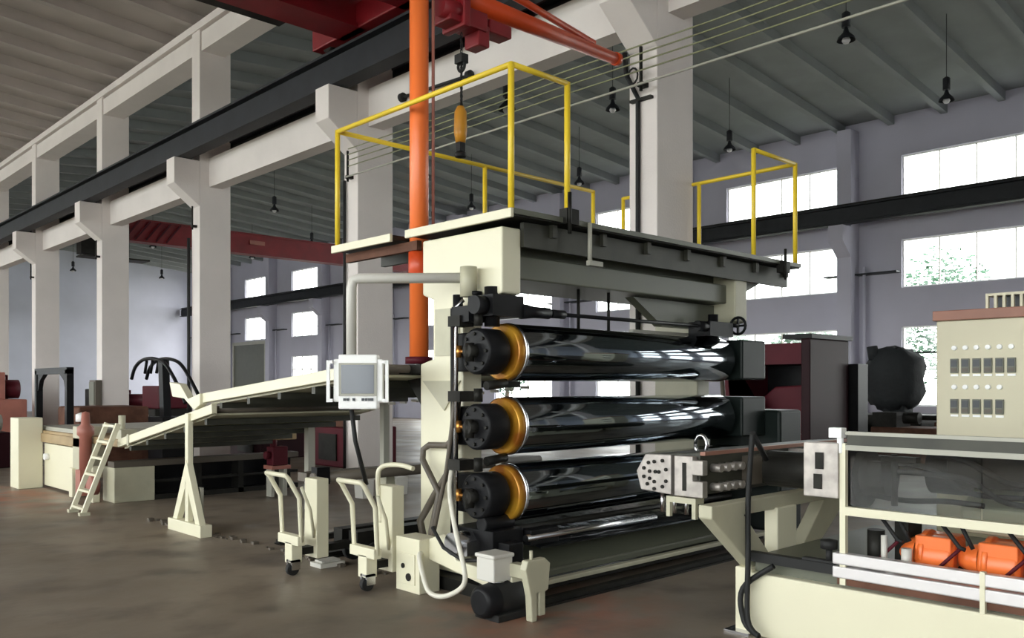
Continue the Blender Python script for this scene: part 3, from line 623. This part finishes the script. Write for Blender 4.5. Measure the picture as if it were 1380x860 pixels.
# ---------------------------------------------------------------- roller conveyors on the left
def conveyor(name, label, y0, z0, y1, z1, x0, x1, n, th):
    o = thing(name, label, 'conveyor', (x0, y1, 0))
    for x in (x0, x1 - .06):
        obj('side_rail', MB().prism([(y0, z0 - th / 2), (y0, z0 + th / 2), (y1, z1 + th / 2), (y1, z1 - th / 2)], 0, x, x + .06), 'cream' if x == x0 else 'cream2', o, bev=.006)
    r0 = None
    for i in range(n):
        t = (i + .5) / n; y = y0 + (y1 - y0) * t; z = z0 + (z1 - z0) * t + .01
        if r0 is None:
            r0 = obj('roller', MB().cyl((x0 + .06, y, z), (x1 - .06, y, z), .035, 14), 'hose', o); py, pz_ = y, z
        else:
            c = r0.copy(); COL.objects.link(c); c.parent = o; c.location = (0, y - py, z - pz_)
    obj('belly_pan', MB().prism([(y0 - .05, z0 - .07), (y0 - .05, z0 - .05), (y1 + .05, z1 - .05), (y1 + .05, z1 - .07)], 0, x0 + .07, x1 - .07), 'cream2', o)
    for i in range(5):
        t = (i + .5) / 5; y = y0 + (y1 - y0) * t; z = z0 + (z1 - z0) * t - .1
        obj('cross_member', MB().box(x0 + .06, x1 - .06, y - .03, y + .03, z - .03, z + .03), 'oily', o)
    return o
C1 = conveyor('inclined_conveyor', 'upper cream-sided inclined roller conveyor rising to the roll stand', 8.9, 1.47, 5.84, 1.74, 3.95, 6.0, 20, .1)
obj('end_piece', MB().prism([(8.9, 1.4), (8.9, 1.52), (9.2, 1.46), (9.42, 1.62), (9.7, 1.64), (9.62, 1.48), (9.3, 1.46), (9.05, 1.34)], 0, 3.92, 4.0), 'cream', C1, bev=.006)
for i in range(12): obj('roller_bracket', B(5.9, 5.93, 8.4 - i * .22, 8.5 - i * .22, 1.36 + i * .019, 1.39 + i * .019), 'paleg', C1)
for y in (6.3, 8.3):
    obj('support_leg', MB().box(5.85, 5.93, y, y + .08, 0, 1.4), 'grey', C1)
C2 = conveyor('inclined_conveyor', 'lower cream-sided inclined roller conveyor ending at the haul-off table', 11.4, .87, 8.68, 1.36, 3.95, 6.0, 16, .1)
obj('joint_plate', MB().box(3.94, 3.955, 11.0, 11.06, .86, 1.0), 'cream2', C2)
obj('support_leg', MB().box(5.8, 5.9, 9.9, 10.0, 0, 1.1), 'grey', C2)
o = thing('trestle_stand', 'cream A-shaped floor stand under the inclined conveyor', 'stand', (3.95, 9.24, 0))
obj('upright', MB().box(3.92, 3.98, 9.2, 9.28, .1, 1.3), 'cream', o, bev=.006)
obj('leg', MB().prism([(9.67, 0), (9.57, 0), (9.2, .62), (9.24, .8), (9.28, .75)], 0, 3.92, 3.99), 'cream', o, bev=.005)
obj('leg', MB().prism([(8.82, 0), (8.92, 0), (9.28, .62), (9.24, .8), (9.2, .75)], 0, 3.91, 3.98), 'cream', o, bev=.005)
obj('foot_bar', MB().box(3.89, 4.02, 8.82, 9.67, 0, .13), 'cream', o, bev=.006)
obj('upright', MB().box(4.0, 4.03, 9.05, 9.43, .13, .5), 'grey', o)

# haul-off table
HT = thing('haul_off_table', 'long cream haul-off table with a tan bed at the far left', 'machine', (4.3, 13.5, 0))
obj('corner_post', MB().box(3.7, 4.05, 14.95, 15.4, 0, 1.1), 'cream', HT, bev=.012)
obj('corner_post', MB().box(4.02, 4.3, 12.9, 13.4, .3, 1.02), 'cream2', HT, bev=.012)
obj('side_panel', MB().box(4.07, 4.12, 13.45, 14.95, .04, .7), 'cream', HT, bev=.01)
each('foot', [B(3.98, 4.1, 13.3, 13.44, 0, .42), B(4.0, 4.1, 12.5, 12.6, 0, .5)], 'cream', HT, .01)
obj('bed', MB().box(4.05, 6.6, 11.6, 15.4, .8, .9).box(4.02, 4.1, 12.9, 15.0, .72, .86), 'tan', HT, bev=.01)
obj('bed_rollers', MB().box(4.1, 6.5, 13.4, 15.4, .9, .96), 'grey', HT)
obj('end_block', MB().box(4.2, 4.75, 12.25, 12.7, 0, .48), 'cream2', HT, bev=.012)
obj('cross_beam', MB().box(4.2, 7.0, 12.25, 12.5, .48, .56), 'hose', HT)
obj('dark_opening', MB().box(4.75, 7.0, 12.5, 12.7, 0.02, .48), 'black', HT)  # black slab painting the shade inside the table's openings
for x in (5.35, 6.0, 6.6): obj('under_frame_post', MB().box(x, x + .08, 12.26, 12.5, 0, .48), 'dark', HT)
each('under_frame_rail', [B(4.75, 7.0, 12.26, 12.45, 0, .07), B(4.75, 7, 12.27, 12.4, .24, .28)], 'dark', HT)
obj('bolt', MB().cyl((4.0, 14.72, .5), (4.08, 14.72, .5), .05, 10), 'white', HT)
obj('guide_block', MB().box(4.1, 4.3, 14.6, 14.75, .5, .72), 'dark', HT)
obj('drive_column', MB().lathe((3.96, 12.65, .45), 2, [(0, 0), (0, .08), (.45, .08), (.48, .11), (.58, .11), (.62, .06), (.78, .05), (.8, 0)], 20).box(3.86, 4.06, 12.55, 12.75, .1, .45), 'salmon', HT)['label'] = 'faded red drive column'
obj('drive_wheel', MB().lathe((3.8, 12.0, .3), 0, [(0, 0), (0, .13), (.1, .13), (.1, 0)], 20), 'salmon', HT)
obj('white_cap', MB().lathe((3.98, 12.9, 1.1), 2, [(0, 0), (0, .07), (.1, .07), (.13, 0)], 16), 'white', HT)
each('guide_tube', [Cy((4.25, 12.1, .9), (4.25, 12.1, 1.2), .045, 12), B(4.1, 4.3, 11.7, 11.95, .9, 1.02)], 'cream2', HT)

L_ = thing('step_ladder', 'small cream ladder leaning against the haul-off table', 'ladder', (3.6, 11.55, 0))
for y, y2 in ((11.78, 11.72), (11.36, 11.32)): obj('stile', MB().bar((3.52, y, 0), (3.93, y2, 1.12), .04, .06, (1, 0, 0)), 'cream', L_, bev=.004)
for i in range(6):
    t = .06 + i * .18; x = 3.52 + .41 * t; obj('rung', MB().box(x - .03, x + .04, 11.35, 11.75, t * 1.12, t * 1.12 + .03), 'cream', L_)
for y in (11.78, 11.36): obj('foot', MB().box(3.48, 3.6, y - .04, y + .04, 0, .04), 'cream2', L_)

# ---------------------------------------------------------------- small carts and floor tracks
def cart(name, label, x, y):
    o = thing(name, label, 'cart', (x, y, 0), 'cream roll carts')
    w = .16
    hl = [(x - .13, y + w, .86), (x - .1, y + w, .83), (x + .0, y + w, .66), (x + .02, y + w, .3), (x + .02, y - w, .3), (x + .0, y - w, .66), (x - .1, y - w, .83), (x - .13, y - w, .86)]
    hd = obj('handle_frame', MB().tube(hl + [hl[0]], .02, 10), 'cream', o)
    obj('cross_plate', MB().box(x - .02, x + .05, y - w - .01, y + w + .01, .26, .34), 'cream', o, bev=.006)
    obj('stem', MB().box(x - .02, x + .08, y - .07, y + .05, .1, .28), 'cream', o, bev=.006)
    cs = obj('caster_fork', MB().box(x - .03, x + .05, y - .09, y - .07, .05, .13).box(x - .03, x + .05, y - .02, y, .05, .13).box(x - .03, x + .05, y - .09, y, .115, .13), 'steel', o)
    obj('wheel', MB().lathe((x, y - .065, .055), 1, [(0, 0), (0, .055), (.04, .055), (.04, 0)], 18), 'rubber', cs)
    obj('post', MB().box(x + .2, x + .32, y - .1, y + .1, .12, .8), 'cream', o, bev=.008)
    obj('side_stay', MB().tube([(x + .02, y - w, .75), (x + .12, y - w + .03, .55), (x + .2, y - .06, .3)], .015, 8), 'cream', o)
    obj('axle', MB().box(x + .0, x + .9, y - .05, y + .05, .16, .22), 'dark', o)
    for s in (-.2, .16): obj('wheel', MB().lathe((x + .75, y + s, .1), 1, [(0, 0), (0, .1), (.05, .1), (.05, 0)], 20), 'rubber', o)
    return o
cart('roll_cart', 'cream roll cart with a hoop handle, left one of the two', 3.7, 6.62)
c2 = cart('roll_cart', 'cream roll cart with a taller second hoop, beside the roll stand foot', 3.84, 5.72)
obj('second_hoop', MB().tube(smooth_path([(4.05, 5.78, .5), (4.03, 5.8, .85), (4.05, 5.76, .95), (4.1, 5.6, .97), (4.12, 5.45, .95)]), .02, 10), 'cream', c2)
o = thing('winding_bar', 'grey-brown winding bar on low posts between the carts and the stand', 'winder', (4.3, 7.3, 0))
obj('bar', MB().box(4.2, 7.2, 7.2, 7.36, .7, .78).cyl((4.2, 7.1, .74), (7.2, 7.1, .74), .05, 14), 'hose', o)
for x in (4.25, 5.1, 6.9): obj('post', MB().prism([(x, .0), (x + .16, .0), (x + .12, .7), (x + .02, .7)], 1, 7.22, 7.34), 'cream2', o)
obj('air_motor', MB().box(4.22, 4.36, 7.05, 7.15, .68, .84), 'black', o)
for i, (y, lab) in enumerate(((4.38, 'in front of the roll stand base'), (6.3, 'behind the second roll cart'), (7.0, 'below the winding bar'), (7.9, 'farthest from the roll stand'))):
    tag(obj('floor_track', MB().box(4.3, 8.0, y, y + .07, .0, .05).box(4.3, 8, y - .03, y + .1, 0, .015), 'dark'), 'dark steel track laid on the floor, ' + lab, 'track', 'floor tracks')
tr = MB()
for y in (6.5, 6.75): tr.box(4.3, 7.6, y, y + .14, .12, .3)
tag(obj('low_trolley', tr.box(4.5, 4.6, 6.5, 6.9, 0, .12).box(7.3, 7.4, 6.5, 6.9, 0, .12), 'dark'), 'low dark flat trolley frame between the cream carts and the stand', 'trolley')
tag(obj('steel_tray', MB().box(4.0, 4.25, 6.62, 6.8, .0, .04).box(4.03, 4.22, 6.65, 6.77, .04, .06), 'paleg', bev=.005), 'small shiny metal tray on the floor by the left cart', 'tray')
gv = MB(); random.seed(3)
for i in range(60):
    y = 6.0 + 4.5 * random.random(); x = 4.25 - (y - 6) * .06 + random.uniform(-.07, .07); s = random.uniform(.01, .03)
    gv.box(x - s, x + s, y - s, y + s, 0, s)
tag(obj('rubble', gv, 'hose'), 'crumbs of broken concrete along the floor edge under the conveyor', 'rubble', kind='stuff')
for i, (x, y) in enumerate(((6.9, 10.3), (7.2, 10.35), (7.5, 10.3))):
    tag(obj('parts_box', MB().prism([(x, 0), (x + .18, 0), (x + .2, .26), (x - .02, .26)], 1, y, y + .2), 'paleg', bev=.01), 'pale box on the floor behind the winding bar, %s from the left' % ORD[i], 'box', 'pale boxes behind the winding bar')

# ---------------------------------------------------------------- machines in the far bay
o = thing('maroon_press', 'big maroon press with a dark opening behind the rolls', 'machine', (14.5, 8, 0))
obj('frame', MB().prism([(7.4, 0), (8.95, 0), (8.95, 2.35), (8.7, 2.35), (8.7, .0)], 0, 14.0, 15.3).box(14.0, 15.3, 7.4, 8.7, 1.98, 2.35).box(14.0, 15.3, 7.4, 8.7, 0, .75), 'maroon', o, bev=.02)
obj('side_cover', MB().box(13.98, 15.45, 7.25, 7.42, 0, 2.42), 'maroon2', o, bev=.02)
obj('top_cover', MB().box(13.95, 15.5, 7.2, 7.75, 2.42, 2.5), 'black', o)
obj('ram', MB().prism([(7.45, .75), (8.5, .75), (8.45, 1.3), (8.1, 1.58), (7.45, 1.62)], 0, 14.3, 14.9), 'maroon', o, bev=.03)
obj('back_plate', MB().box(15.1, 15.3, 7.42, 8.7, .75, 1.98), 'black', o)
obj('switch_box', MB().box(15.5, 15.9, 7.1, 7.35, 0, 2.0), 'black', o)
o = thing('flue_pipe', 'thin grey slanted pipe in front of the maroon press', 'pipe', (9.6, 5.7, 0))
obj('pipe', MB().tube([(10.0, 6.3, 0), (9.75, 6.3, 2.0)], .03, 10), 'hose', o)
obj('foot', MB().box(9.9, 10.1, 6.2, 6.4, 0, .02), 'dark', o)
def blob(cx, cy, cz, rx, ry, rz, n=12, m=16, seed=1):
    rnd = random.Random(seed); vs = []; fs = []
    for i in range(n + 1):
        for j in range(m):
            a = pi * i / n; b = 2 * pi * j / m; k = 1 + rnd.uniform(-.09, .09)
            x, y, z = sin(a) * cos(b), sin(a) * sin(b), cos(a)
            q = lambda t: math.copysign(abs(t) ** .75, t)
            vs.append((cx + rx * q(x) * k, cy + ry * q(y) * k, cz + rz * q(z) * k))
    for i in range(n):
        for j in range(m): fs.append((i * m + j, i * m + (j + 1) % m, (i + 1) * m + (j + 1) % m, (i + 1) * m + j))
    return MB().add(vs, fs, True)
o = thing('covered_machine', 'dark grey hooded machine standing before the far wall', 'machine', (20, 8.6, 0))
obj('tarpaulin', blob(20, 8.3, 1.75, .55, .6, .72, seed=4), 'tarp', o)
obj('neck', MB().box(19.75, 20.3, 8.0, 8.5, .4, 1.3), 'tarp', o, bev=.05)
obj('horn', MB().cyl((19.7, 8.65, 2.2), (19.7, 8.7, 2.5), .12, 14), 'tarp', o)
obj('base', MB().box(19.4, 20.6, 7.5, 9.2, 0, .95), 'dark', o, bev=.05)
o = thing('lathe_bed', 'low rusty brown machine bed right of the hooded machine', 'machine', (18.3, 6.9, 0))
obj('bed', MB().box(17.8, 18.8, 5.8, 7.9, 0, .75), 'brown', o, bev=.03)
obj('headstock', MB().box(17.9, 18.6, 7.4, 7.9, .75, 1.05).cyl((17.8, 7.2, .95), (17.8, 6.9, .95), .12, 16), 'dark', o)
obj('tail_tube', MB().cyl((18.2, 5.9, .95), (18.2, 7.3, .95), .05, 12), 'dark', o)
o = thing('workbench', 'dark cluttered workbench between the maroon press and hooded machine', 'bench', (18, 9.8, 0))
obj('bench_top', MB().box(17.5, 18.6, 8.3, 11.0, .85, .92), 'dark', o)
for x, y in ((17.55, 8.35), (18.5, 8.35), (17.55, 10.9), (18.5, 10.9)): obj('leg', MB().box(x, x + .06, y, y + .06, 0, .85), 'dark', o)
obj('cupboard', MB().box(17.6, 18.5, 8.5, 10.8, .1, .8), 'darkg', o)
o = thing('hydraulic_jack', 'small red jack with grey legs under the end of the inclined conveyor', 'jack', (6.2, 11.45, 0))
obj('body', MB().box(6.08, 6.32, 11.35, 11.55, .45, .72).cyl((6.14, 11.45, .72), (6.14, 11.45, .82), .05, 14).cyl((6.0, 11.45, .6), (6.08, 11.45, .6), .06, 14), 'maroon', o, bev=.015)
obj('plate', MB().box(6.05, 6.35, 11.32, 11.58, .4, .45), 'salmon', o)
for q in (6.08, 6.28): obj('leg', MB().box(q, q + .05, 11.4, 11.55, 0, .4), 'grey', o)
tag(obj('gas_bottle', MB().lathe((22.5, 10.9, 0), 2, [(0, 0), (0, .25), (1.3, .25), (1.6, .1), (1.85, .07), (1.85, 0)], 16), 'tarp'), 'dark conical bottle by the far wall next to the hooded machine', 'bottle')
# machines seen under and over the left conveyors
def mach(name, label, x, y, w, d, h, mats, seed):
    rnd = random.Random(seed); o = thing(name, label, 'machine', (x + w / 2, y + d / 2, 0))
    obj('body', MB().box(x, x + w, y, y + d, 0, h * .6), mats[0], o, bev=.03)
    obj('upper_body', MB().box(x + w * .1, x + w * .6, y + d * .1, y + d * .7, h * .6, h), mats[1], o, bev=.03)
    obj('motor', MB().lathe((x + w * .65, y + d * .3, h * .75), 0, [(0, 0), (0, h * .14), (w * .3, h * .14), (w * .3, 0)], 16), mats[2], o)
    obj('guard', MB().box(x - .03, x, y + d * .2, y + d * .6, h * .1, h * .5), mats[2], o)
    obj('tube', MB().tube([(x + w * .8, y + d * .5, h * .6), (x + w * .8, y + d * .5, h * .95), (x + w * .5, y + d * .8, h * 1.0)], .04, 8), mats[2], o)
    return o
mach('pipe_bender', 'rusty brown machine under the green-framed window behind the cabinet', 19.6, 6.0, 1.3, 1.3, 1.35, ('brown', 'dark', 'brown'), 12)
mach('drill_machine', 'dark red machine below the inclined conveyor beside the second column', 9.2, 14.3, 1.2, 1.6, 1.3, ('maroon', 'brown', 'dark'), 1)
mach('grinding_machine', 'brown-red machine farther behind the inclined conveyor', 9.0, 17.3, 1.5, 1.8, 1.35, ('maroon2', 'maroon', 'dark'), 2)
mach('milling_machine', 'dark machine with a grey motor behind the haul-off table', 9.3, 24, 1.8, 2.0, 1.6, ('dark', 'maroon', 'grey'), 3)
mach('saw_machine', 'brown machine standing between the third and fourth columns', 9.0, 28, 1.8, 2.0, 1.5, ('brown', 'dark', 'maroon'), 4)
mach('shear_machine', 'faded red machine at the far left behind the arched rack', 6.0, 28.5, 1.3, 2.4, 2.0, ('salmon', 'salmon', 'maroon'), 5)
mach('bending_machine', 'dark machine below the bright gap between the columns', 9.6, 20.5, 1.6, 1.6, 1.5, ('dark', 'brown', 'dark'), 8)
mach('punch_machine', 'dark maroon machine left of the haul-off table', 3.4, 19, 1.2, 2.0, 1.15, ('maroon2', 'dark', 'grey'), 6)
o = thing('arched_rack', 'dark rectangular rack with arched corners above the haul-off table', 'rack', (5, 17.6, 0))
RX = 5.0
for y in (17.0, 18.9):
    obj('post', MB().box(RX, RX + .12, y, y + .12, 0, 1.9), 'black', o)
obj('top_bar', MB().box(RX, RX + .12, 17.0, 19.02, 1.82, 1.94), 'black', o)
each('corner_brace', [MB().prism([(18.9, 1.82), (18.9, 1.5), (18.86, 1.5), (18.75, 1.7), (18.5, 1.82)], 0, RX + .02, RX + .1), MB().prism([(17.12, 1.82), (17.12, 1.5), (17.16, 1.5), (17.25, 1.7), (17.5, 1.82)], 0, RX + .02, RX + .1)], 'black', o)
obj('machine_block', MB().box(RX + .3, RX + 1.6, 17.3, 18.6, 0, 1.2), 'brown', o, bev=.05)
o = thing('boom_arm', 'black curved arm of bent tubes behind the conveyor end', 'arm', (6.5, 16.8, 0))
AX = 6.6
for dx in (0, .3):
    obj('curved_tube', MB().tube(smooth_path([(AX + dx, 18.25, 1.74), (AX + dx, 18.04, 1.98), (AX + dx, 17.61, 2.12), (AX + dx, 16.98, 2.12), (AX + dx, 16.45, 1.98), (AX + dx, 15.81, 1.50), (AX + dx, 15.60, 1.28)]), .035, 8), 'black', o)
for y in (17.7, 17.4, 17.1): obj('finger', MB().tube([(AX + .1, y, 2.1), (AX + .1, y + .1, 1.85)], .03, 8), 'black', o)
obj('arm_post', MB().bar((AX + .1, 16.75, .9), (AX + .1, 16.85, 2.1), .14, .2).box(AX - .1, AX + .5, 16.4, 17.1, .0, 1.0), 'black', o)
o = thing('control_box', 'small dark grey box fixed low on the fourth white column', 'box', (7.9, CY[6], 1.0))
obj('case', MB().box(7.75, 7.92, CY[6] - .05, CY[6] + .42, 1.05, 1.75), 'hose', o, bev=.01)
obj('lid', MB().box(7.73, 7.75, CY[6], CY[6] + .38, 1.1, 1.7), 'green', o)
o = thing('wall_cabinet', 'large dark grey roller door on the far wall behind the left columns', 'door', (25.9, 47.5, 0))
obj('leaf', MB().box(25.85, 25.95, 49.3, 53.4, 0, 4.2), 'green', o)
fr = MB().box(25.8, 25.98, 49.1, 49.3, 0, 4.4).box(25.8, 25.98, 53.4, 53.6, 0, 4.4).box(25.8, 25.98, 49.3, 53.4, 4.2, 4.4)
obj('door_frame', fr, 'grey', o)

# ---------------------------------------------------------------- trees outside the windows
def tree(x, y, h, seed, label):
    rnd = random.Random(seed); o = thing('tree', label, 'tree', (x, y, -.25), 'trees outside the far windows')
    obj('trunk', MB().tube([(x, y, -.25), (x + .1, y, h * .35), (x, y + .1, h * .75)], [.14, .11, .04], 10), 'bark', o)
    mb = MB()
    for i in range(2600):
        a = rnd.uniform(0, 2 * pi); u = rnd.uniform(-1, 1); r = rnd.random() ** .4
        q = math.sqrt(1 - u * u); px = x + cos(a) * q * r * h * .3; py = y + sin(a) * q * r * h * .3; pz = h * .62 + u * r * h * .38
        s = rnd.uniform(.07, .14); d = Vector((rnd.uniform(-1, 1), rnd.uniform(-1, 1), rnd.uniform(-.4, .4))).normalized(); e = d.orthogonal().normalized(); p = Vector((px, py, pz))
        mb.add([p - d * s, p + e * s * .5, p + d * s, p - e * s * .5], [(0, 1, 2, 3)])
    obj('foliage', mb, 'leaf', o)['kind'] = 'stuff'
for i, (x, y, h) in enumerate(((31, 11.3, 6.4), (31, 16.3, 4.3), (32, 20.5, 4.2), (31, 33, 4.4), (32, 45, 5.0))):
    tree(x, y, h, 20 + i, 'pale green tree outside the far wall, %s from the right' % ORD[i])
